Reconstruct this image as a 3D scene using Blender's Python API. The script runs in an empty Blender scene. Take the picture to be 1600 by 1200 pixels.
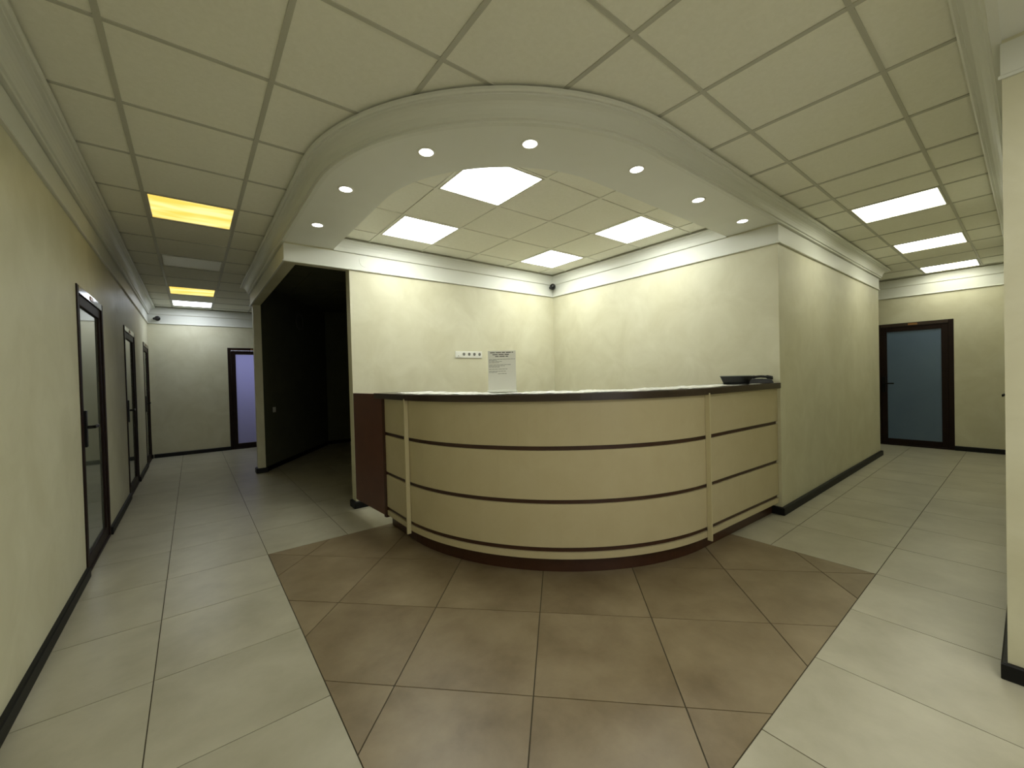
import bpy, bmesh, math, random
from mathutils import Matrix, Vector, noise
random.seed(7)
SC = bpy.context.scene
COL = SC.collection

# ------------------------------------------------------------------ camera, world, exposure
YAW, PITCH, ROLL, HCAM, FPX = .9132, -.0132, -.0263, 1.3232, 635.016
cy, sy, cp, sp = math.cos(YAW), math.sin(YAW), math.cos(PITCH), math.sin(PITCH)
fw = Vector((cy*cp, sy*cp, sp)); r0 = Vector((sy, -cy, 0)); u0 = r0.cross(fw)
c_, s_ = math.cos(ROLL), math.sin(ROLL)
rt = c_*r0 + s_*u0; up = -s_*r0 + c_*u0
cam = bpy.data.cameras.new('camera'); camo = bpy.data.objects.new('camera', cam); COL.objects.link(camo)
camo.matrix_world = Matrix(((rt.x, up.x, -fw.x, 0), (rt.y, up.y, -fw.y, 0), (rt.z, up.z, -fw.z, HCAM), (0, 0, 0, 1)))
cam.sensor_fit = 'HORIZONTAL'; cam.sensor_width = 36; cam.lens = FPX*36/1600
cam.shift_x = 8.873/1600; cam.shift_y = -2.975/1600; cam.clip_start = .02
SC.camera = camo
w = bpy.data.worlds.new('world'); SC.world = w; w.use_nodes = True
w.node_tree.nodes['Background'].inputs[0].default_value = (.6, .65, .7, 1)
w.node_tree.nodes['Background'].inputs[1].default_value = .02
SC.view_settings.view_transform = 'Standard'; SC.view_settings.look = 'None'
SC.view_settings.gamma = 1; SC.view_settings.use_curve_mapping = False
SC.view_settings.exposure = 0.2
# lamp strengths (radiance of the diffusers)
L_NICHE, L_RIGHT, L_LEFTW, L_YELLOW, L_SPOT, L_BACK = 14.0, 7.6, 11.0, 1.25, 9.0, 34.0

def area(name, loc, rot, sx, sy_, power, col):
    l = bpy.data.lights.new(name, 'AREA'); l.shape = 'RECTANGLE'; l.size = sx; l.size_y = sy_; l.energy = power; l.color = col
    o = bpy.data.objects.new(name, l); COL.objects.link(o); o.location = loc; o.rotation_euler = rot
    return o
# entrance hall lamp and an added daylight fill behind the camera, and the lit office behind the frosted door at the end of the left corridor
area('entrance_lamp', (1.0, -.9, 2.63), (0, 0, 0), 2.4, .6, L_BACK, (1, .985, .92))
area('entrance_fill', (1.0, -2.9, 1.45), (math.radians(90), 0, 0), 2.8, 1.5, 11, (.97, .98, 1))  # unseen area light added to lift the ceiling and walls
area('office_lamp', (1.0, 11.2, 1.9), (math.radians(100), 0, math.pi), 1.2, 1.0, 13, (.8, .83, 1))

# ------------------------------------------------------------------ materials
def srgb(r, g, b):
    f = lambda v: (v/255/12.92) if v <= 10 else ((v/255+.055)/1.055)**2.4
    return (f(r), f(g), f(b), 1)
def mat(name, c, rough=.6, c2=None, scale=4., detail=4, metal=0, bump=0, bscale=60., spec=.5, rrange=None, coat=0, ramp=(.35, .7), dist=.6):
    m = bpy.data.materials.new(name); m.use_nodes = True
    nt = m.node_tree; b = nt.nodes['Principled BSDF']
    b.inputs['Base Color'].default_value = c; b.inputs['Roughness'].default_value = rough
    b.inputs['Metallic'].default_value = metal; b.inputs['Specular IOR Level'].default_value = spec
    b.inputs['Coat Weight'].default_value = coat
    tc = nt.nodes.new('ShaderNodeTexCoord')
    if c2:
        oi = nt.nodes.new('ShaderNodeObjectInfo'); va = nt.nodes.new('ShaderNodeVectorMath'); va.operation = 'SCALE'; va.inputs[0].default_value = (37, 53, 19)
        vb = nt.nodes.new('ShaderNodeVectorMath'); vb.operation = 'ADD'
        nt.links.new(oi.outputs['Random'], va.inputs['Scale']); nt.links.new(va.outputs[0], vb.inputs[0]); nt.links.new(tc.outputs['Object'], vb.inputs[1])
        n = nt.nodes.new('ShaderNodeTexNoise'); n.inputs['Scale'].default_value = scale; n.inputs['Detail'].default_value = detail
        n.inputs['Roughness'].default_value = .6; n.inputs['Distortion'].default_value = dist
        r = nt.nodes.new('ShaderNodeValToRGB'); r.color_ramp.elements[0].position = ramp[0]; r.color_ramp.elements[1].position = ramp[1]
        r.color_ramp.elements[0].color = c; r.color_ramp.elements[1].color = c2
        nt.links.new(vb.outputs[0], n.inputs['Vector']); nt.links.new(n.outputs['Fac'], r.inputs['Fac'])
        nt.links.new(r.outputs['Color'], b.inputs['Base Color'])
        if rrange:
            mr = nt.nodes.new('ShaderNodeMapRange'); mr.inputs['To Min'].default_value = rrange[0]; mr.inputs['To Max'].default_value = rrange[1]
            nt.links.new(n.outputs['Fac'], mr.inputs['Value']); nt.links.new(mr.outputs['Result'], b.inputs['Roughness'])
    if bump:
        n2 = nt.nodes.new('ShaderNodeTexNoise'); n2.inputs['Scale'].default_value = bscale; n2.inputs['Detail'].default_value = 5
        bp = nt.nodes.new('ShaderNodeBump'); bp.inputs['Strength'].default_value = bump; bp.inputs['Distance'].default_value = .002
        nt.links.new(tc.outputs['Object'], n2.inputs['Vector']); nt.links.new(n2.outputs['Fac'], bp.inputs['Height'])
        nt.links.new(bp.outputs['Normal'], b.inputs['Normal'])
    return m
def emis(name, c, s, c2=None, wave=False):
    m = bpy.data.materials.new(name); m.use_nodes = True; nt = m.node_tree
    nt.nodes.remove(nt.nodes['Principled BSDF'])
    e = nt.nodes.new('ShaderNodeEmission'); e.inputs[0].default_value = c; e.inputs[1].default_value = s
    out = nt.nodes['Material Output']; nt.links.new(e.outputs[0], out.inputs[0])
    if c2:
        tc = nt.nodes.new('ShaderNodeTexCoord'); mp = nt.nodes.new('ShaderNodeMapping'); mp.inputs['Scale'].default_value = (1.0, 4, 1) if wave else (2, 3, 1)
        n = nt.nodes.new('ShaderNodeTexNoise'); n.inputs['Scale'].default_value = 1.6; n.inputs['Detail'].default_value = 2
        r = nt.nodes.new('ShaderNodeValToRGB'); r.color_ramp.elements[0].position = .4; r.color_ramp.elements[1].position = .62
        r.color_ramp.elements[0].color = c; r.color_ramp.elements[1].color = c2
        nt.links.new(tc.outputs['Object'], mp.inputs[0]); nt.links.new(mp.outputs[0], n.inputs['Vector'])
        nt.links.new(n.outputs['Fac'], r.inputs['Fac']); nt.links.new(r.outputs['Color'], e.inputs[0])
    return m
M = {}
M['plaster'] = mat('cream_plaster', srgb(201, 197, 168), .5, srgb(213, 210, 184), 3.0, 6, bump=.25, bscale=25, rrange=(.4, .6))
M['shaded_wall'] = mat('shaded_room_paint', srgb(90, 91, 70), .7, srgb(98, 98, 76), 3.0, 5, bump=.2, bscale=25)  # dark olive wall colour that also holds the unlit room's shade
M['trim'] = mat('cream_painted_moulding', srgb(220, 221, 211), .45)
M['soffit'] = mat('painted_soffit', srgb(226, 227, 218), .55, srgb(229, 230, 222), 2, 3)
M['tile_c'] = mat('mineral_ceiling_tile', srgb(238, 237, 222), .9, srgb(243, 242, 228), 40, 5, bump=.35, bscale=220)
M['rail'] = mat('grid_rail_paint', srgb(190, 189, 174), .5)
M['rail_n'] = mat('grid_rail_white', srgb(236, 235, 220), .6)
M['plenum'] = mat('plenum_dark', srgb(40, 40, 36), .9)
M['tile_l'] = mat('beige_porcelain', srgb(160, 155, 134), .3, srgb(188, 184, 164), 3.2, 10, rrange=(.28, .40), bump=.05, bscale=15, ramp=(.25, .75), dist=.15)
M['tile_b'] = mat('brown_porcelain', srgb(108, 92, 67), .32, srgb(150, 135, 108), 3.4, 10, rrange=(.30, .42), bump=.05, bscale=15, ramp=(.25, .75), dist=.15)
M['grout'] = mat('grout', srgb(72, 66, 50), .9)
M['base'] = mat('black_skirting', srgb(10, 11, 10), .55, spec=.3)
M['wood'] = mat('dark_brown_laminate', srgb(58, 32, 18), .35, srgb(64, 37, 22), 8, 5)
M['side'] = mat('brown_side_laminate', srgb(84, 46, 28), .4, srgb(92, 52, 32), 8, 5)
M['top'] = mat('dark_counter_laminate', srgb(46, 33, 22), .28, srgb(54, 39, 27), 8, 5)
M['cream'] = mat('cream_laminate', srgb(190, 178, 142), .42, srgb(195, 184, 149), 5, 4)
M['strip'] = mat('cream_edge_strip', srgb(198, 188, 150), .4)
M['dframe'] = mat('dark_brown_door_profile', srgb(30, 19, 15), .5, srgb(35, 23, 18), 12, 4, spec=.15)
M['dheader'] = mat('satin_brown_door_header', srgb(46, 32, 27), .16, spec=.6)
M['black'] = mat('black_plastic', srgb(7, 8, 9), .35)
M['blackm'] = mat('black_metal', srgb(20, 20, 20), .35, metal=.6)
M['white'] = mat('white_plastic', srgb(228, 228, 218), .4)
M['paper'] = mat('white_paper', srgb(226, 225, 220), .7)
_n = M['paper'].node_tree; _t = _n.nodes.new('ShaderNodeBsdfTranslucent'); _t.inputs[0].default_value = srgb(236, 236, 230); _m = _n.nodes.new('ShaderNodeMixShader'); _m.inputs[0].default_value = .6
_n.links.new(_n.nodes['Principled BSDF'].outputs[0], _m.inputs[1]); _n.links.new(_t.outputs[0], _m.inputs[2]); _n.links.new(_m.outputs[0], _n.nodes['Material Output'].inputs[0])
M['ink'] = mat('black_ink', srgb(45, 45, 42), .8)
M['hole'] = mat('socket_well', srgb(110, 110, 100), .7)
M['bronze'] = mat('bronze_plate', srgb(150, 110, 70), .35, metal=.7)
M['film'] = mat('crumpled_white_film', srgb(222, 222, 214), .25, srgb(236, 236, 230), 20, 4, bump=.8, bscale=30)
M['lampframe'] = mat('lamp_frame_paint', srgb(205, 202, 185), .5)
M['gl_dark'] = mat('frosted_blue_grey_glass', srgb(86, 106, 130), .35, srgb(94, 115, 138), 1.5, 3)
M['gl_side'] = mat('satin_grey_green_glass', srgb(104, 110, 96), .06, spec=.9)
# milky glass that lets the lit office shine through
m = bpy.data.materials.new('frosted_lavender_glass'); m.use_nodes = True; nt = m.node_tree
b = nt.nodes['Principled BSDF']; b.inputs['Base Color'].default_value = srgb(190, 192, 225); b.inputs['Roughness'].default_value = .35
tr = nt.nodes.new('ShaderNodeBsdfTranslucent'); tr.inputs[0].default_value = srgb(205, 205, 235)
mx = nt.nodes.new('ShaderNodeMixShader'); mx.inputs[0].default_value = .75
nt.links.new(b.outputs[0], mx.inputs[1]); nt.links.new(tr.outputs[0], mx.inputs[2]); nt.links.new(mx.outputs[0], nt.nodes['Material Output'].inputs[0])
M['gl_lit'] = m
M['e_niche'] = emis('lit_white_panel', (.97, 1, .93, 1), L_NICHE)
M['e_right'] = emis('lit_warm_white_panel', (1, .96, .66, 1), L_RIGHT, (.96, 1, .97, 1))
M['e_leftw'] = emis('lit_cool_white_panel', (.86, .92, 1, 1), L_LEFTW)
M['e_yellow'] = emis('lit_yellow_panel', (.84, .56, .10, 1), L_YELLOW, (.9, .78, .30, 1), True)
M['e_spot'] = emis('lit_downlight_lens', (1, .97, .88, 1), L_SPOT)
M['off'] = mat('unlit_prismatic_diffuser', srgb(240, 240, 232), .35, bump=.5, bscale=120)

# ------------------------------------------------------------------ helpers
def link(name, bm, m, parent=None, smooth=False):
    me = bpy.data.meshes.new(name); bmesh.ops.recalc_face_normals(bm, faces=bm.faces)
    bm.to_mesh(me); bm.free(); me.materials.append(m)
    if smooth:
        for p in me.polygons: p.use_smooth = True
    o = bpy.data.objects.new(name, me); COL.objects.link(o)
    if parent: o.parent = parent
    return o
def share(name, me, parent, loc):
    o = bpy.data.objects.new(name, me); COL.objects.link(o); o.parent = parent; o.location = loc; return o
def box(bm, x0, x1, y0, y1, z0, z1):
    vs = [bm.verts.new(p) for p in ((x0,y0,z0),(x1,y0,z0),(x1,y1,z0),(x0,y1,z0),(x0,y0,z1),(x1,y0,z1),(x1,y1,z1),(x0,y1,z1))]
    for f in ((3,2,1,0),(4,5,6,7),(0,1,5,4),(1,2,6,5),(2,3,7,6),(3,0,4,7)): bm.faces.new([vs[i] for i in f])
def bevel(bm, w_, seg=2):
    bmesh.ops.bevel(bm, geom=list(bm.edges), offset=w_, segments=seg, affect='EDGES', profile=.6)
def boxo(name, b6, m, parent=None, bev=0, seg=2):
    bm = bmesh.new(); box(bm, *b6)
    if bev: bevel(bm, bev, seg)
    return link(name, bm, m, parent)
def prism(bm, pts, z0, z1):
    a = [bm.verts.new((x, y, z0)) for x, y in pts]; c = [bm.verts.new((x, y, z1)) for x, y in pts]
    n = len(pts); bm.faces.new(a[::-1]); bm.faces.new(c)
    for i in range(n): bm.faces.new((a[i], a[(i+1) % n], c[(i+1) % n], c[i]))
def strip_prism(bm, A, B, z0, z1):            # solid between two polylines of equal length
    n = len(A)
    v = [[bm.verts.new((p[0], p[1], z)) for p in L] for z in (z0, z1) for L in (A, B)]
    for i in range(n-1):
        bm.faces.new((v[0][i], v[0][i+1], v[1][i+1], v[1][i])); bm.faces.new((v[2][i], v[3][i], v[3][i+1], v[2][i+1]))
        bm.faces.new((v[0][i], v[2][i], v[2][i+1], v[0][i+1])); bm.faces.new((v[1][i], v[1][i+1], v[3][i+1], v[3][i]))
    for i in (0, n-1): bm.faces.new((v[0][i], v[1][i], v[3][i], v[2][i]))
def offsets(path):
    out = []
    for i, p in enumerate(path):
        p = Vector(p); ns = []
        if i > 0: d = (p-Vector(path[i-1])).normalized(); ns.append(Vector((-d.y, d.x)))
        if i < len(path)-1: d = (Vector(path[i+1])-p).normalized(); ns.append(Vector((-d.y, d.x)))
        n = sum(ns, Vector((0, 0))).normalized(); n = n/max(.3, n.dot(ns[0])); out.append(n)
    return out
def moulding(name, path, prof, m, parent=None):  # closed profile (offset to the left of travel, z) swept with mitres
    bm = bmesh.new(); ns = offsets(path); rings = []
    for p, n in zip(path, ns): rings.append([bm.verts.new((p[0]+n.x*o, p[1]+n.y*o, z)) for o, z in prof])
    k = len(prof)
    for a, c in zip(rings, rings[1:]):
        for i in range(k): bm.faces.new((a[i], a[(i+1) % k], c[(i+1) % k], c[i]))
    bm.faces.new(rings[0][::-1]); bm.faces.new(rings[-1])
    return link(name, bm, m, parent)
def struct(o): o['kind'] = 'structure'; return o
def empty(name, loc=(0, 0, 0)):
    o = bpy.data.objects.new(name, None); COL.objects.link(o); o.location = loc; o.empty_display_size = .1; return o
def tag(o, label, cat, group=None):
    o['label'] = label; o['category'] = cat
    if group: o['group'] = group
    return o
def clip(poly, n, d):                          # keep p.n >= d
    out = []
    for i in range(len(poly)):
        a, c = poly[i], poly[(i+1) % len(poly)]
        da = a[0]*n[0]+a[1]*n[1]-d; dc = c[0]*n[0]+c[1]*n[1]-d
        if da >= 0: out.append(a)
        if (da >= 0) != (dc >= 0):
            t = da/(da-dc); out.append((a[0]+(c[0]-a[0])*t, a[1]+(c[1]-a[1])*t))
    return out
def parea(p): return abs(sum(p[i][0]*p[(i+1) % len(p)][1]-p[(i+1) % len(p)][0]*p[i][1] for i in range(len(p))))/2
def arc(cx, cy_, r, a0, a1, n=28): return [(cx+r*math.cos(math.radians(a0+(a1-a0)*i/n)), cy_+r*math.sin(math.radians(a0+(a1-a0)*i/n))) for i in range(n+1)]

CEIL, SOF, FZ, TOPW = 2.777, 2.65, 2.465, 2.95
XL, YFL, YN, XN, XC, YB, XE, XF, YR, XCOL = -.620, 9.85, 4.295, 1.31, 4.22, 1.40, 8.14, 9.33, .070, 2.67
XH = .72                                        # header plane over the opening on the left corridor

# ------------------------------------------------------------------ walls
def wall(name, boxes, m=None):
    m = m or M['plaster']
    bm = bmesh.new()
    for q in boxes: box(bm, *q)
    return struct(link(name, bm, m))
D1, D2, D3 = (4.035, 5.05), (6.50, 7.57), (8.84, 9.78)
DH = 2.05
segs = []; y = -3.0
for a, c in (D1, D2, D3):
    segs.append((XL-.12, XL, y, a, 0, TOPW)); segs.append((XL-.12, XL, a, c, DH, TOPW)); y = c
segs.append((XL-.12, XL, y, YFL, 0, TOPW))
wall('wall_left', segs)
FD = (.572, 1.472)
wall('wall_far_left', [(XL-.12, FD[0], YFL, YFL+.12, 0, TOPW), (FD[0], FD[1], YFL, YFL+.12, DH, TOPW), (FD[1], 2.42, YFL, YFL+.12, 0, TOPW)])
wall('wall_left_recess', [(2.3, 2.42, 9.2, YFL, 0, TOPW)])
bm = bmesh.new(); prism(bm, [(XH+.012, 6.97), (.83, 6.97), (.83, 7.05), (XH+.012, 7.08)], 0, TOPW)
struct(link('wall_pilaster', bm, M['plaster']))
bm = bmesh.new(); prism(bm, [(.832, 6.99), (2.24, 9.09), (5.0, 9.09), (5.0, 9.2), (2.15, 9.2), (.98, 7.45), (.832, 7.2)], 0, TOPW)
struct(link('wall_side_room', bm, M['shaded_wall']))
wall('wall_header', [(XH, .83, YN, 6.97, FZ+.01, TOPW), (.83, XN, YN, YN+.11, FZ+.01, TOPW)])
wall('wall_niche_left', [(XN, XC+.12, YN, YN+.12, 0, TOPW)])
wall('wall_niche_right', [(XC, XC+.12, YB, YN, 0, TOPW)])
wall('wall_corridor_right', [(XC+.12, XE, YB, YB+.12, 0, TOPW), (XE-.12, XE, YB+.12, 4.0, 0, TOPW)])
wall('wall_side_room_back', [(5.0, 5.12, YN+.12, 9.2, 0, TOPW), (XC+.12, 5.0, YN, YN+.12, 0, TOPW)], M['shaded_wall'])
RD = (.74, 1.64)
wall('wall_far_right', [(XF, XF+.12, YR-.12, RD[0], 0, TOPW), (XF, XF+.12, RD[0], RD[1], DH-.01, TOPW), (XF, XF+.12, RD[1], 4.12, 0, TOPW)])
wall('wall_right_recess', [(XE-.12, XF, 4.0, 4.12, 0, TOPW)])
wall('wall_right', [(XCOL, XF, YR-.12, YR, 0, TOPW)])
wall('wall_entrance_right', [(XCOL, XCOL+.12, -3.0, YR-.12, 0, TOPW)])
wall('wall_entrance_back', [(XL-.12, XCOL+.12, -3.12, -3.0, 0, TOPW)])
# lit office behind the far frosted door
wall('wall_office', [(-.3, -.18, YFL+.12, 12, 0, TOPW), (2.3, 2.42, YFL+.12, 12, 0, TOPW), (-.3, 2.42, 12, 12.12, 0, TOPW), (-.18, 2.3, YFL+.12, 12, -.1, 0), (-.18, 2.3, YFL+.12, 12, 2.6, 2.7)])

# ------------------------------------------------------------------ floor
bm = bmesh.new(); box(bm, XL-.12, XF+.12, -3.12, YFL+.12, -.08, -.0035)
floor = struct(link('floor', bm, M['grout']))
GX, GY, T, J = .424, .618, .6, .0022
cache = {}
def tile_obj(name, poly, z0, z1, m, parent, rnd=0.0):
    cx = sum(p[0] for p in poly)/len(poly); cyy = sum(p[1] for p in poly)/len(poly)
    key = (name, m.name, tuple((round(p[0]-cx, 4), round(p[1]-cyy, 4)) for p in poly))
    if key not in cache:
        bm = bmesh.new(); prism(bm, [(p[0]-cx, p[1]-cyy) for p in poly], z0, z1)
        me = bpy.data.meshes.new(name); bmesh.ops.recalc_face_normals(bm, faces=bm.faces); bm.to_mesh(me); bm.free(); me.materials.append(m); cache[key] = me
    return share(name, cache[key], parent, (cx, cyy, rnd))
def shrink_rect(x0, x1, y0, y1, j): return [(x0+j, y0+j), (x1-j, y0+j), (x1-j, y1-j), (x0+j, y1-j)]
zones = [(XL, XH+.5, -.6, YFL), (XL, 4.5, -.6, 4.4), (XH, 3.4, YN, 9.1), (XH, XF, YR, YB), (XE-.1, XF, YR, 4), (-.3, XCOL, -1.2, YR)]
for i in range(-2, 16):
    for j in range(-4, 17):
        if 0 <= i < 5 and 0 <= j < 5: continue
        a, b_, c, d = max(XL, GX+i*T), min(XF, GX+(i+1)*T), GY+j*T, min(YFL, GY+(j+1)*T)
        if b_-a < .03 or d-c < .03 or not any(a < z[1]-.02 and b_ > z[0]+.02 and c < z[3]-.02 and d > z[2]+.02 for z in zones): continue
        tile_obj('floor_tile', shrink_rect(a, b_, c, d, J), -.012, 0, M['tile_l'], floor, random.uniform(-.0004, 0))
# brown field laid diagonally
q2 = math.sqrt(.5)
for a in range(-3, 7):
    for c in range(-7, 7):
        u_, v_ = 2.26+.6*a-1.2, -.134+.601*c
        sq = [(u_+J, v_+J), (u_+.6-J, v_+J), (u_+.6-J, v_+.6-J), (u_+J, v_+.6-J)]
        p = [((u+v)*q2, (u-v)*q2) for u, v in sq]
        for n, d in (((1, 0), GX+J), ((-1, 0), -(GX+3.0-J)), ((0, 1), GY+J), ((0, -1), -(GY+3.0-J))):
            p = clip(p, n, d)
            if not p: break
        if p and parea(p) > .0015: tile_obj('floor_tile', p, -.012, 0, M['tile_b'], floor, random.uniform(-.0004, 0))

# ------------------------------------------------------------------ ceilings
XS = [XL, -.255, .345, .945, 1.545, 2.145, 2.745, 3.36, 3.965, 4.415, 4.85, 5.46, 6.08, 6.72, 7.34, 7.96, 8.62, 9.21, XF-.015]
YS = [.1, .442, 1.042, 1.642, 2.242, 2.842, 3.44, 4.06, 4.65, 5.25, 5.89, 6.45, 7.07, 7.71, 8.35, 8.96, 9.55, YFL-.015]
bm = bmesh.new(); box(bm, XL-.12, XF+.12, YR-.12, YFL+.12, TOPW, TOPW+.05)
ceiling = struct(link('ceiling', bm, M['plenum']))
RC = (2.22, 2.90); RM = 1.30                   # centre line of the curved soffit
def in_niche(x, y):                            # inside the line that runs in the middle of the soffit
    if y > 4.38: return False
    if x >= RC[0]: return y > RC[1]-RM and x < XC+.1
    if y >= RC[1]: return x > RC[0]-RM and y < 4.4
    return (x-RC[0])**2+(y-RC[1])**2 < RM*RM
def main_area(x, y):
    if in_niche(x, y) or y < .055: return False
    if x > XH+.05 and y > YB+.15: return (x > XE-.1 and y < 4.0) or (y > 7.0 and x < 2.4 and y > 7.1+(x-.83)*1.45) or (x < 2.4 and y < 2.9) or (y < 1.75 and x < 4.3)
    return True
lamps_main = {(-.255, 4.06), (-.255, 5.89), (-.255, 7.71), (-.255, 8.96), (4.85, .442), (6.72, .442), (8.62, .442)}
R_ = .012
def ceil_cells(xs, ys, inside, skip, niche, parent, tm=None):
    for x0, x1 in zip(xs, xs[1:]):
        for y0, y1 in zip(ys, ys[1:]):
            if (x0, y0) in skip: continue
            pts = [(x0+.02+(x1-x0-.04)*i/4, y0+.02+(y1-y0-.04)*j/4) for i in range(5) for j in range(5)]
            ins = [inside(*p) for p in pts]
            if not any(ins): continue
            poly = shrink_rect(x0, x1, y0, y1, (R_+.0015) if niche else (R_-.003))
            if niche:
                d = Vector(((x0+x1)/2-RC[0], (y0+y1)/2-RC[1]))
                if not all(ins):
                    if (x0+x1)/2 < RC[0] and (y0+y1)/2 < RC[1]:
                        d.normalize(); poly = clip(poly, (-d.x, -d.y), -(d.x*RC[0]+d.y*RC[1]+RM))
                    elif (y0+y1)/2 < RC[1]: poly = clip(poly, (0, 1), RC[1]-RM)
                    else: poly = clip(poly, (1, 0), RC[0]-RM)
            elif any(in_niche(*p) for p in pts):
                mx_, my_ = (x0+x1)/2, (y0+y1)/2
                if mx_ < RC[0] and my_ < RC[1]:
                    d = Vector((mx_-RC[0], my_-RC[1])).normalized(); poly = clip(poly, (d.x, d.y), d.x*RC[0]+d.y*RC[1]+RM)
                elif my_ < RC[1]: poly = clip(poly, (0, -1), -(RC[1]-RM))
                else: poly = clip(poly, (-1, 0), -(RC[0]-RM))
            if parent is ceiling and x1 > .75 and y0 >= 4.0:
                if y1 <= 7.1: poly = clip(poly, (-1, 0), -.78)
                elif y0 > 5: poly = clip(poly, (-.831, .557), 3.285)
            if parent is not ceiling and not niche: poly = clip(clip(clip(poly, (1, 0), .84), (0, 1), YN+.125), (.831, -.557), -3.195)
            if len(poly) > 2 and parea(poly) > .002:
                tile_obj('ceiling_tile', poly, CEIL+.005, CEIL+.02, tm or M['tile_c'], parent)
def rails(xs, ys, inside, xr, yr, parent, rm=None):
    R_ = .0105 if rm is M['rail_n'] else .012
    def runs(f, a, b_):
        out = []; s = None; t = a
        while t <= b_+1e-6:
            k = f(t)
            if k and s is None: s = t
            if not k and s is not None:
                out.append((s, t)); s = None
            t += .03
        if s is not None: out.append((s, min(t, b_)))
        return out
    for x in xs:
        for a, c in runs(lambda t: inside(x, t), *yr):
            if c-a > .1: boxo('grid_rail', (x-R_, x+R_, a, c, CEIL, CEIL+.025), rm or M['rail'], parent)
    for y in ys:
        for a, c in runs(lambda t: inside(t, y), *xr):
            if c-a > .1: boxo('grid_rail', (a, c, y-R_+.002, y+R_-.002, CEIL+.0006, CEIL+.024), rm or M['rail'], parent)
ceil_cells(XS, YS, main_area, lamps_main, False, ceiling)
rails(XS[1:-1], YS[1:-1], main_area, (XL, XF-.02), (.1, YFL-.02), ceiling)
# niche
ceil_n = empty('ceiling_niche'); struct(ceil_n)
NX = [.92, 1.52, 2.12, 2.72, 3.32, 3.92, XC-.03]; NY = [1.59, 2.19, 2.79, 3.39, 3.99, YN-.03]
lamps_n = {(1.52, 2.19), (1.52, 3.39), (3.32, 2.19), (3.32, 3.39)}
ceil_cells(NX, NY, in_niche, lamps_n, True, ceil_n)
rails(NX[1:-1], NY[1:-1], lambda x, y: in_niche(x, y) and x < XC-.03 and y < YN-.03, (.9, XC-.03), (1.59, YN-.03), ceil_n, M['rail_n'])
# dark side room
ceil_s = empty('ceiling_side_room'); struct(ceil_s)
SX = [.83, 1.31, 1.91, 2.51, 3.11, 3.71, 4.31, 5.0]; SY = [4.415, 5.0, 5.6, 6.2, 6.8, 7.4, 8.0, 8.6, 9.09]
sroom = lambda x, y: (y-7.0) < (x-.83)*1.47+.15 and y < 9.09 and x < 5.0
ceil_cells(SX, SY, sroom, set(), False, ceil_s, M['shaded_wall'])  # tiles and rails coloured dark to stand in for the room's shade
rails(SX[1:-1], SY[1:-1], sroom, (.83, 5.0), (4.415, 9.09), ceil_s, M['shaded_wall'])
# entrance ceiling behind the camera
wall('ceiling_entrance', [(XL, XCOL, -3.0, YR-.0, SOF, TOPW-.05)], M['soffit'])
# curved dropped soffit
outer = [(XC, YB), (3.2, YB)]+arc(RC[0], RC[1], 1.5, 270, 180)+[(XH, 3.6), (XH, YN)]
inner = [(XC, 1.84), (3.2, 1.84)]+arc(RC[0], RC[1], 1.06, 270, 180)+[(1.16, 3.6), (1.16, YN)]
bm = bmesh.new(); strip_prism(bm, outer, inner, SOF, CEIL+.03)
struct(link('trim_1', bm, M['soffit']))

# ------------------------------------------------------------------ mouldings
def crown(wd=.12, zb=2.64):
    h = CEIL-.010-zb
    p = [(0, zb), (.028, zb), (.030, zb+.006), (.030, zb+.014), (.040, zb+.018)]
    for i in range(7):
        a = math.radians(90*i/6); p.append((.040+(wd-.062)*(1-math.cos(a)), zb+.018+(h-.045)*math.sin(a)))
    p += [(wd-.020, zb+h-.022), (wd-.008, zb+h-.022), (wd, zb+h-.014), (wd, zb+h), (0, zb+h)]
    return p
frieze = [(0, FZ), (.016, FZ), (.020, FZ+.004), (.020, FZ+.012), (.008, FZ+.018), (.008, 2.634), (0, 2.634)]
cove = [(0, 2.640), (.014, 2.640), (.016, 2.646)]+[(.016+.030*(1-math.cos(math.radians(90*i/5))), 2.646+.110*math.sin(math.radians(90*i/5))) for i in range(1, 6)]+[(.046, 2.762), (0, 2.762)]
struct(moulding('trim_2', [(XL, YFL), (XL, YR)], crown(), M['trim']))
struct(moulding('trim_3', [(XL, YFL), (XL, -3)], frieze, M['trim']))
struct(moulding('trim_4', [(2.3, YFL), (XL, YFL)], cove, M['trim']))
struct(moulding('trim_5', [(2.3, YFL), (XL, YFL)], frieze, M['trim']))
struct(moulding('trim_6', [(XE, 3.9), (XE, YB), (XC, YB), (3.2, YB)]+arc(RC[0], RC[1], 1.5, 270, 180)+[(XH, 3.6), (XH, 7.08), (.80, 7.08)], crown(), M['trim']))
struct(moulding('trim_7', [(XE, 3.9), (XE, YB), (XC, YB), (XC, YN), (XH, YN), (XH, 7.08), (.80, 7.08)], frieze, M['trim']))
struct(moulding('trim_8', [(XC, 1.84), (XC, YN), (1.16, YN)], cove, M['trim']))
struct(moulding('trim_9', [(XL+.12, YR), (XF, YR)], crown(.125), M['trim']))
struct(moulding('trim_10', [(XCOL, -3), (XCOL, YR), (XF, YR)], [(0, 2.49), (.010, 2.49), (.010, 2.502), (.004, 2.508), (.004, 2.634), (0, 2.634)], M['trim']))
struct(moulding('trim_11', [(XF, YR), (XF, 3.95)], cove, M['trim']))
struct(moulding('trim_12', [(XF, YR), (XF, 3.95)], frieze, M['trim']))
def skirting(name, path, t=.028): return struct(moulding(name, path, [(0, .001), (t-.002, .001), (t, .004), (t, .064), (t-.005, .070), (0, .070)], M['base']))
skirting('baseboard_left', [(XL, D1[0]), (XL, -3)], .022)
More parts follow.
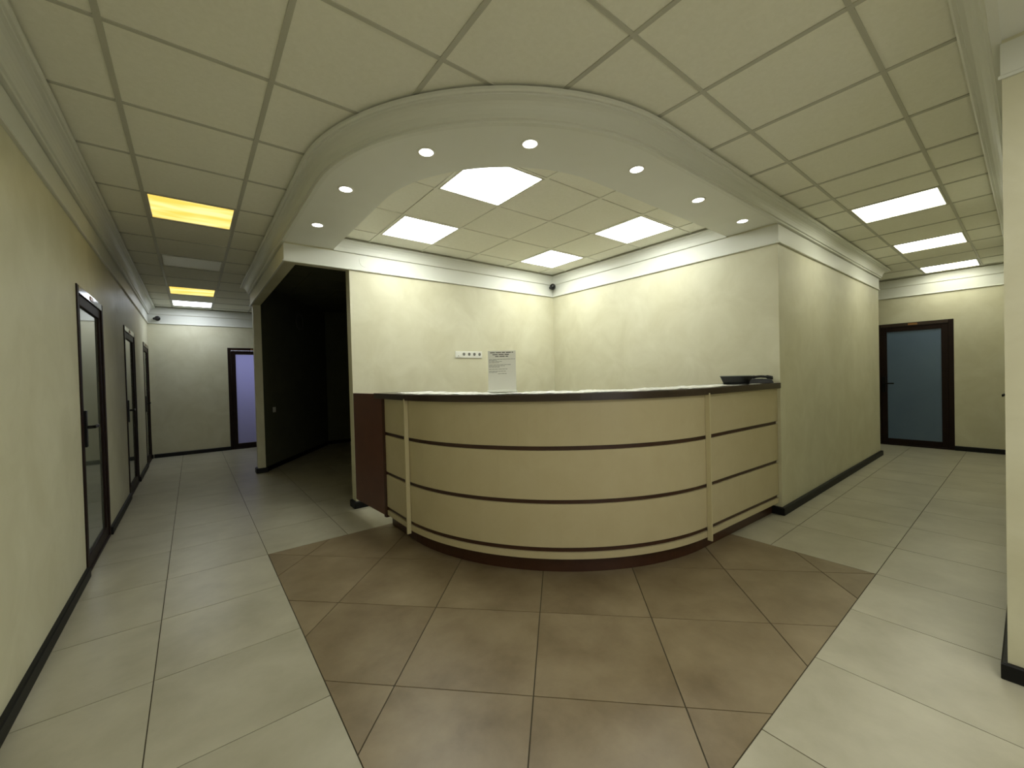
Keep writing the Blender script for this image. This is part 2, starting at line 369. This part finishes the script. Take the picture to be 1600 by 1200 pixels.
for i, (a, c) in enumerate(((D2[0], D1[1]), (D3[0], D2[1]), (YFL, D3[1]))): skirting('baseboard_left_%d' % (i+2), [(XL, a), (XL, c)], .022)
skirting('baseboard_far_left', [(FD[0], YFL), (XL+.03, YFL)])
skirting('baseboard_pilaster', [(2.24, 9.09), (.86, 7.06), (.83, 6.97), (XH, 6.97), (XH, 7.08)][::-1][0:0] or [(.95, 7.40), (XH+.012, 7.08), (XH+.012, 6.97), (.83, 6.97), (.86, 7.06), (2.24, 9.09), (5.0, 9.09)][::-1])
skirting('baseboard_niche', [(XE, 3.9), (XE, YB), (XC, YB), (XC, YN), (XN, YN), (XN, YN+.12)])
skirting('baseboard_far_right', [(XF, YR+.03), (XF, RD[0])])
skirting('baseboard_right', [(XCOL, -3), (XCOL, YR), (XF, YR)], .018)

# ------------------------------------------------------------------ doors
def frame_bm(w0, w1, z0, z1, fwid, d0, d1, zb=None):
    """ring in the w/z plane with depth d0..d1 ; returns list of boxes (w0,w1,d0,d1,z0,z1)"""
    zb = fwid if zb is None else zb
    return [(w0, w0+fwid, d0, d1, z0, z1), (w1-fwid, w1, d0, d1, z0, z1), (w0+fwid, w1-fwid, d0, d1, z1-fwid, z1), (w0+fwid, w1-fwid, d0, d1, z0, z0+zb)]
def door(name, plane, w0, w1, top, glass, handle_side, mirror):
    """mirror maps (w, d, z) with d = outward distance from the wall plane to world"""
    e = empty(name, mirror((w0+w1)/2, 0, 0)); struct(e); base = Vector(e.location)
    def part(nm, boxes, m, parent=e, bev=.002):
        bm = bmesh.new()
        for a, b_, c, d, f, g in boxes:
            t = bmesh.new(); box(t, a, b_, c, d, f, g)
            if bev: bevel(t, bev, 1)
            me = bpy.data.meshes.new('t'); t.to_mesh(me); t.free(); bm.from_mesh(me); bpy.data.meshes.remove(me)
        off = base
        for v in bm.verts: v.co = Vector(mirror(*v.co)) - off
        return link(nm, bm, m, parent)
    fb = frame_bm(w0+.001, w1-.001, 0.002, top-.001, .055, -.05, .008, .02)
    part('door_frame', fb[:2]+fb[3:], M['dframe']); part('header', fb[2:3], M['dheader'])
    leaf = part('door_leaf', frame_bm(w0+.058, w1-.058, .024, top-.058, .075, -.035, -.002, .085), M['dframe'])
    part('glass_pane', [(w0+.135, w1-.135, -.024, -.016, .112, top-.136)], M[glass], leaf, 0)
    hw = w0+.095 if handle_side < 0 else w1-.095; s = -handle_side
    part('handle_plate', [(hw-.022, hw+.022, -.0015, .018, .90, 1.16)], M['blackm'], leaf)
    bm = bmesh.new()
    part('lever_handle', [(hw-.011, hw+.011, .0185, .062, 1.03, 1.052), (min(hw-.011*s, hw+.13*s), max(hw-.011*s, hw+.13*s), .048, .064, 1.03, 1.052)], M['blackm'], leaf, .004)
    bm.free()
    pm = (w0+w1)/2
    part('number_plate', [(pm-.055, pm+.055, .0082, .012, top-.045, top-.012)], M['bronze'])
    return e
mL = lambda w, d, z: (XL+d, w, z)
door('door_1', XL, D1[0], D1[1], DH, 'gl_side', -1, mL)
door('door_2', XL, D2[0], D2[1], DH, 'gl_side', -1, mL)
door('door_3', XL, D3[0], D3[1], DH, 'gl_side', -1, mL)
door('door_4', YFL, FD[0], FD[1], DH, 'gl_lit', 1, lambda w, d, z: (w, YFL-d, z))
door('door_5', XF, RD[0], RD[1], DH-.01, 'gl_dark', 1, lambda w, d, z: (XF-d, w, z))
e = door('door_6', YR, 5.0, 5.9, DH-.01, 'gl_side', 1, lambda w, d, z: (w, YR-.0+d*.75, z))
e.location.y += .05

# ------------------------------------------------------------------ ceiling lights
def panel(name_label, x0, y0, x1, y1, m, group, frame=.012):
    cx, cyy = (x0+x1)/2, (y0+y1)/2
    e = empty('ceiling_light', (cx, cyy, CEIL)); tag(e, name_label, 'ceiling light', group)
    hx, hy = (x1-x0)/2-.013, (y1-y0)/2-.013; f = .013
    bm = bmesh.new()
    for q in ((-hx, hx, -hy, -hy+f), (-hx, hx, hy-f, hy), (-hx, -hx+f, -hy+f, hy-f), (hx-f, hx, -hy+f, hy-f)): box(bm, *q, .001, .05)
    link('lamp_frame', bm, M['lampframe'], e)
    bm = bmesh.new(); box(bm, -hx+f, hx-f, -hy+f, hy-f, .006, .012); link('diffuser', bm, m, e)
G = 'square lamp panels in the ceiling grid'
panel('large white lamp panel cut off by the curved soffit, nearest above the counter', 1.52, 2.19, 2.12, 2.79, M['e_niche'], G)
panel('bright white square lamp panel above the left niche wall', 1.52, 3.39, 2.12, 3.99, M['e_niche'], G)
panel('bright white square lamp panel near the right niche wall and the downlights', 3.32, 2.19, 3.92, 2.79, M['e_niche'], G)
panel('white lamp panel nearest the inner niche corner, just above the security camera', 3.32, 3.39, 3.92, 3.99, M['e_niche'], G)
panel('large amber yellow lamp panel in the left corridor ceiling', -.255, 4.06, .345, 4.65, M['e_yellow'], G)
panel('unlit grey lamp panel in the left corridor ceiling', -.255, 5.89, .345, 6.45, M['off'], G)
panel('small pale yellow lamp panel far down the left corridor', -.255, 7.71, .345, 8.35, M['e_yellow'], G)
panel('cool white lamp panel at the far end of the left corridor', -.255, 8.96, .345, 9.55, M['e_leftw'], G)
panel('nearest warm white lamp panel of the right corridor', 4.85, .442, 5.46, 1.042, M['e_right'], G)
panel('middle warm white lamp panel of the right corridor', 6.72, .442, 7.34, 1.042, M['e_right'], G)
panel('furthest white lamp panel of the right corridor beside the far wall', 8.62, .442, 9.21, 1.042, M['e_right'], G)

spots = [((.868, 3.659), 'round downlight in the soffit, leftmost and lowest by the dark opening'),
         ((.87, 2.871), 'round downlight in the soffit, second from the left'),
         ((1.112, 2.142), 'round downlight in the soffit, third from the left'),
         ((1.551, 1.731), 'round downlight at the crown of the curved soffit, highest of the row'),
         ((2.306, 1.552), 'round downlight in the soffit, third from the right'),
         ((3.105, 1.557), 'round downlight in the soffit, second from the right'),
         ((3.87, 1.552), 'round downlight in the soffit, rightmost, above the wall corner')]
def disc_ring(r_in, r_out, z0, z1, n=32):
    bm = bmesh.new(); vs = []
    for i in range(n):
        a = 2*math.pi*i/n; c, s = math.cos(a), math.sin(a)
        vs.append([bm.verts.new((r_in*c, r_in*s, z1)), bm.verts.new((r_in*c, r_in*s, z0+.001)), bm.verts.new(((r_in+r_out)/2*c, (r_in+r_out)/2*s, z0)), bm.verts.new((r_out*c, r_out*s, z0+.003)), bm.verts.new((r_out*c, r_out*s, z1))])
    for i in range(n):
        a, b_ = vs[i], vs[(i+1) % n]
        for k in range(5): bm.faces.new((a[k], a[(k+1) % 5], b_[(k+1) % 5], b_[k]))
    return bm
def disc(r, z0, z1, n=32):
    bm = bmesh.new(); prism(bm, [(r*math.cos(2*math.pi*i/n), r*math.sin(2*math.pi*i/n)) for i in range(n)], z0, z1); return bm
s0 = empty('downlight'); rg = link('trim_ring', disc_ring(.041, .053, -.006, 0), M['white'], s0); ln = link('lens', disc(.041, -.004, -.001), M['e_spot'], s0)
zk = (SOF-HCAM)/(2.64-HCAM)
for i, ((x, y_), lab) in enumerate(spots):
    if i == 0: o = s0
    else:
        o = s0.copy(); COL.objects.link(o)
        for ch in (rg, ln):
            c = ch.copy(); COL.objects.link(c); c.parent = o
    o.location = (x*zk, y_*zk, SOF-.0005); tag(o, lab, 'downlight', 'round downlights in the curved soffit')

# ------------------------------------------------------------------ reception counter
CC, CR, A0, A1 = (3.036, 3.141), 1.6765, 182.4, 267.7
def cpath(d, part='all', ext=0.0):
    L = [(1.36-d, 3.58+ext), (1.36-d, 3.3)]
    A = arc(CC[0], CC[1], CR+d, A0, A1, 36)
    Rr = [(3.3, 1.457-d), (XC-.002, 1.425-d)]
    L.append(A[0]); 
    if part == 'left': return L
    if part == 'arc': return A
    if part == 'right': return [A[-1]]+Rr
    return L[:-1]+A+Rr
ctr = empty('reception_counter', (2.2, 2.2, 0))
tag(ctr, 'curved cream and dark brown reception counter standing in the niche', 'reception desk')
def cpart(name, bm, m, parent=ctr):
    for v in bm.verts: v.co -= Vector((2.2, 2.2, 0))
    return link(name, bm, m, parent)
def band(d0, d1, z0, z1, part='all', ext=0.0):
    bm = bmesh.new(); strip_prism(bm, cpath(d0, part, ext), cpath(d1, part, ext), z0, z1); return bm
cpart('plinth', band(-.05, -.25, .001, .104), M['wood'])
cpart('carcass', band(-.016, -.30, .105, 1.154), M['wood'])
rows = [(.106, .150), (.183, .470), (.500, .826), (.856, 1.153)]
for prt in ('left', 'arc', 'right'):
    for z0, z1 in rows:
        cpart('front_panel', band(0, -.0155, z0, z1, prt), M['cream'])
for nx, ny, ax in ((1.3595, 3.065, 0), (2.967, 1.4655, 1)):
    bm = bmesh.new()
    if ax == 0: box(bm, nx-.034, nx-.001, ny-.007, ny+.007, .085, 1.166)
    else: box(bm, nx-.007, nx+.007, ny-.034, ny-.001, .085, 1.166)
    cpart('divider_strip', bm, M['strip'])
# top with slightly eased edge
P0 = cpath(.031, ext=.16); P1 = cpath(-.36, ext=.16)
bm = bmesh.new(); strip_prism(bm, P0, P1, 1.155, 1.203)
bmesh.ops.bevel(bm, geom=[e_ for e_ in bm.edges if len(e_.link_faces) == 2 and abs(e_.calc_face_angle(0)) > 1.2 and e_.calc_length() > .01], offset=.003, segments=1, affect='EDGES')
cpart('counter_top', bm, M['top'])
cpart('desk_surface', band(-.301, -.80, .72, .75), M['side'])
cpart('desk_support', band(-.40, -.43, .001, .719, 'right'), M['side'])
bm = bmesh.new(); prism(bm, [(1.302, 4.262), (1.342, 3.585), (1.360, 3.585), (1.320, 4.262)], .105, 1.196)
cpart('side_panel', bm, M['side'])
bm = bmesh.new(); prism(bm, [(1.343, 3.583), (1.350, 3.560), (1.645, 3.582), (1.645, 3.60), (1.343, 3.60)], .085, 1.154)
for v in bm.verts: pass
cpart('end_panel', bm, M['wood'])

# crumpled white film lying on the counter top
def film(name, s0_, s1_, d0, d1, lab, seed, amp):
    bm = bmesh.new(); A = arc(CC[0], CC[1], CR, A0, A1, 220)
    full = [(1.36, 3.58-i*.01) for i in range(50)]+A+[(2.99+i*.012, 1.46) for i in range(100)]
    pts = full[int(s0_*len(full)):int(s1_*len(full))]
    ns = offsets(pts); nw = 16; grid = []
    for i, (p, n) in enumerate(zip(pts, ns)):
        row = []
        for j in range(nw+1):
            edge = .02*noise.noise(Vector((p[0]*6, p[1]*6, seed+(0 if j < nw/2 else 9))))
            t = d0+(d1-d0)*j/nw+(edge if j in (0, nw) else 0)
            x, y_ = p[0]+n.x*t, p[1]+n.y*t
            q = Vector((x*9, y_*9, seed)); h = noise.noise(q)*.5+noise.noise(q*2.7)*.3+noise.noise(q*7)*.2
            h = max(0, h+.22)*amp*min(1, max(0, (math.hypot(x-1.83, y_-2.42)-.12)/.06))*min(1, max(0, (3.55-x)/.1))*min(1, i/6, (len(pts)-1-i)/6)*(.35 if j in (0, nw) else 1)
            row.append((x, y_, 1.2045+h))
        grid.append(row)
    V = [[bm.verts.new(c) for c in r] for r in grid]; W = [[bm.verts.new((c[0], c[1], c[2]-.0008)) for c in r] for r in grid]
    n_, m_ = len(V), nw+1
    for i in range(n_-1):
        for j in range(nw):
            bm.faces.new((V[i][j], V[i+1][j], V[i+1][j+1], V[i][j+1])); bm.faces.new((W[i][j], W[i][j+1], W[i+1][j+1], W[i+1][j]))
    for i in range(n_-1):
        for j in (0, nw): bm.faces.new((V[i][j], V[i+1][j], W[i+1][j], W[i][j]))
    for j in range(nw):
        for i in (0, n_-1): bm.faces.new((V[i][j], V[i][j+1], W[i][j+1], W[i][j]))
    o = link(name, bm, M['film'], None, True); tag(o, lab, 'plastic sheet'); return o
film('plastic_film', .05, .96, .012, .30, 'long crumpled white protective film covering the dark counter top', 3.1, .020)

# ------------------------------------------------------------------ notice sheet on the counter
nd = Vector((1.70, 2.43, 0)); ang = math.atan2(-1.50, -2.42)+math.radians(15)   # facing the visitor
no = empty('notice_sheet', (1.83, 2.42, 1.2235)); no.rotation_euler = (math.radians(-4), 0, ang+math.pi/2)
tag(no, 'printed white notice sheet standing upright on the counter top', 'notice')
boxo('paper', (-.105, .105, -.0015, -.0008, 0, .297), M['paper'], no)
def bar(x0, x1, z, h, parent=no): boxo('text_line', (x0, x1, -.0023, -.0016, z-h/2, z+h/2), M['ink'], parent)
for z, a, c in ((.283, -.088, .086), (.268, -.070, .068), (.254, -.050, .048)):
    x = a
    while x < c-.008:
        wl = min(random.uniform(.022, .045), c-x); bar(x, x+wl, z, .0055); x += wl+.006
for z, a, c in ((.232, -.098, .098), (.224, -.098, -.038), (.216, -.098, .000), (.207, -.098, -.018), (.191, -.098, .066), (.182, -.098, .022), (.174, -.098, -.018), (.158, -.098, .040), (.142, -.098, .030), (.134, -.098, -.038), (.124, -.030, .034)):
    x = a
    while x < c-.004:
        wl = min(random.uniform(.012, .03), c-x); bar(x, x+wl, z, .0022); x += wl+.003
boxo('stand_foot', (-.110, .110, -.03, .04, -.016, -.001), M['white'], no, .002, 1)

# ------------------------------------------------------------------ black desk tray and telephone at the right end
def tapered(bm, bx, tx, y0, y1, ty0, ty1, z0, z1):
    vs = [bm.verts.new(p) for p in ((bx[0], y0, z0), (bx[1], y0, z0), (bx[1], y1, z0), (bx[0], y1, z0), (tx[0], ty0, z1), (tx[1], ty0, z1), (tx[1], ty1, z1), (tx[0], ty1, z1))]
    for f in ((3,2,1,0),(4,5,6,7),(0,1,5,4),(1,2,6,5),(2,3,7,6),(3,0,4,7)): bm.faces.new([vs[i] for i in f])
tr_ = empty('desk_tray', (3.735, 1.575, 1.2065)); tr_.rotation_euler = (0, 0, math.radians(-66))
tag(tr_, 'black plastic desk tray with slanted sides on the right end of the counter', 'tray')
bm = bmesh.new(); tapered(bm, (-.088, .088), (-.105, .105), -.085, .085, -.10, .10, 0, .006)
link('tray_floor', bm, M['black'], tr_)
for k, (b1, t1, yy0, yy1, ty0, ty1) in enumerate((((-.088, .088), (-.113, .113), -.085, -.079, -.105, -.099), ((-.088, .088), (-.113, .113), .079, .085, .099, .105), ((-.094, -.088), (-.119, -.113), -.085, .085, -.105, .105), ((.088, .094), (.113, .119), -.085, .085, -.105, .105))):
    bm = bmesh.new(); tapered(bm, b1, t1, yy0, yy1, ty0, ty1, .0065, .068); link('tray_side', bm, M['black'], tr_)
bm = bmesh.new(); box(bm, -.123, .123, -.110, -.100, .0685, .073); box(bm, -.123, .123, .100, .110, .0685, .073); box(bm, -.123, -.113, -.10, .10, .0685, .073); box(bm, .113, .123, -.10, .10, .0685, .073)
link('tray_rim', bm, mat('grey_plastic_rim', srgb(120, 124, 120), .25), tr_)
ph = empty('desk_phone', (4.085, 1.505, 1.2065)); ph.rotation_euler = (0, 0, math.radians(-62))
tag(ph, 'black desk telephone lying beside the tray against the wall corner', 'telephone')
bm = bmesh.new(); tapered(bm, (-.11, .085), (-.105, .07), -.085, .085, -.075, .075, 0, .036)
bevel(bm, .004, 2); link('phone_body', bm, M['black'], ph)
bm = bmesh.new(); n = 14
prof = [(-.095+.19*i/n, .038+.014*math.sin(math.pi*i/n)) for i in range(n+1)]
rr = []
for i, (x, z) in enumerate(prof):
    hw = .022 if (i < 4 or i > n-4) else .014; hh = .016 if (i < 4 or i > n-4) else .011
    rr.append([bm.verts.new((x, .045+a*hw, z+c*hh+.006)) for a, c in ((-1, -1), (1, -1), (1, .4), (.5, 1), (-.5, 1), (-1, .4))])
for a, c in zip(rr, rr[1:]):
    for k in range(6): bm.faces.new((a[k], a[(k+1) % 6], c[(k+1) % 6], c[k]))
bm.faces.new(rr[0]); bm.faces.new(rr[-1][::-1]); link('handset', bm, M['black'], ph, True)
bm = bmesh.new()
for i in range(3):
    for j in range(4): box(bm, -.07+i*.028, -.05+i*.028, -.06+j*.02, -.047+j*.02, .0365, .040)
k = link('keypad', bm, mat('grey_keys', srgb(95, 98, 98), .4), ph); k['kind'] = 'stuff'

# ------------------------------------------------------------------ wall fittings
so = empty('socket_strip', (2.736, YN, 1.61)); tag(so, 'white five-gang socket strip on the niche wall left of the notice', 'socket')
boxo('cover_plate', (-.195, .195, -.010, -.0005, -.041, .041), M['white'], so, .003, 2)
for i in range(5):
    x = -.154+.077*i
    if i == 0:
        g = boxo('gang', (x-.030, x+.030, -.0135, -.0102, -.030, .030), M['white'], so, .001, 1)
        boxo('data_port', (x-.006, x+.002, -.0145, -.0137, -.020, -.011), M['ink'], g)
    else:
        bm = disc_ring(.020, .028, 0, .0035, 24); bmesh.ops.rotate(bm, verts=bm.verts, matrix=Matrix.Rotation(math.radians(90), 3, 'X')); bmesh.ops.translate(bm, verts=bm.verts, vec=(x, -.0102, .005))
        g = link('gang', bm, M['white'], so)
        bm = disc(.0195, 0, .002, 24); bmesh.ops.rotate(bm, verts=bm.verts, matrix=Matrix.Rotation(math.radians(90), 3, 'X')); bmesh.ops.translate(bm, verts=bm.verts, vec=(x, -.0102, .005))
        link('socket_well', bm, M['hole'], g)
bm = disc(.062, 0, .0025, 40); bmesh.ops.rotate(bm, verts=bm.verts, matrix=Matrix.Rotation(math.radians(90), 3, 'X'))
cv = link('cover_disc', bm, M['trim']); cv.location = (1.475, YN-.0083, 2.575); tag(cv, 'round white blanking disc on the frieze left of the niche', 'cover')

def on_diag(o, x, y_, z):
    o.location = (x+.002, y_-.0015, z); o.rotation_euler = (0, 0, math.atan2(2.10, 1.408))
sw = empty('light_switch'); on_diag(sw, .994, 7.232, .906); tag(sw, 'small pale light switch on the wall inside the dark side room', 'switch')
boxo('switch_plate', (-.040, .040, -.009, -.0005, -.040, .040), M['white'], sw, .002, 1)
boxo('rocker', (-.026, .026, -.013, -.0095, -.026, .026), M['white'], sw, .002, 1)
wd = empty('wall_disc'); on_diag(wd, 1.547, 8.057, 2.406); tag(wd, 'round fitting with a pale rim high on the dark side room wall', 'wall fitting')
for nm, b_, mm in (('rim', disc_ring(.12, .145, 0, .02), 'hole'), ('face', disc(.12, .002, .012), 'shaded_wall')):
    bmesh.ops.rotate(b_, verts=b_.verts, matrix=Matrix.Rotation(math.radians(90), 3, 'X')); link(nm, b_, M[mm], wd)
def camera_thing(loc, rz, lab, tilt):
    e_ = empty('security_camera', loc); e_.rotation_euler = (0, 0, rz); tag(e_, lab, 'camera', 'black security cameras')
    bm = disc(.022, 0, .012, 24); bmesh.ops.rotate(bm, verts=bm.verts, matrix=Matrix.Rotation(math.radians(90), 3, 'X')); link('mount', bm, M['black'], e_)
    bm = bmesh.new(); box(bm, -.006, .006, -.045, -.0125, -.006, .006); link('bracket', bm, M['black'], e_)
    bm = bmesh.new(); bmesh.ops.create_uvsphere(bm, u_segments=20, v_segments=12, radius=.042)
    for v in bm.verts: v.co = Vector((v.co.x, v.co.y*1.05-.085, v.co.z*1.1-.004))
    b_ = link('camera_body', bm, M['black'], e_, True)
    bm = disc(.014, 0, .004, 20); bmesh.ops.rotate(bm, verts=bm.verts, matrix=Matrix.Rotation(math.radians(90+tilt), 3, 'X')); bmesh.ops.translate(bm, verts=bm.verts, vec=(0, -.126, -.012))
    link('camera_lens', bm, M['blackm'], b_)
camera_thing((XC-.055, YN-.008, 2.600), math.radians(-20), 'small black security camera in the inner corner of the niche', 20)
camera_thing((-.52, YFL-.008, 2.56), math.radians(35), 'small black security camera at the far end of the left corridor', 20)
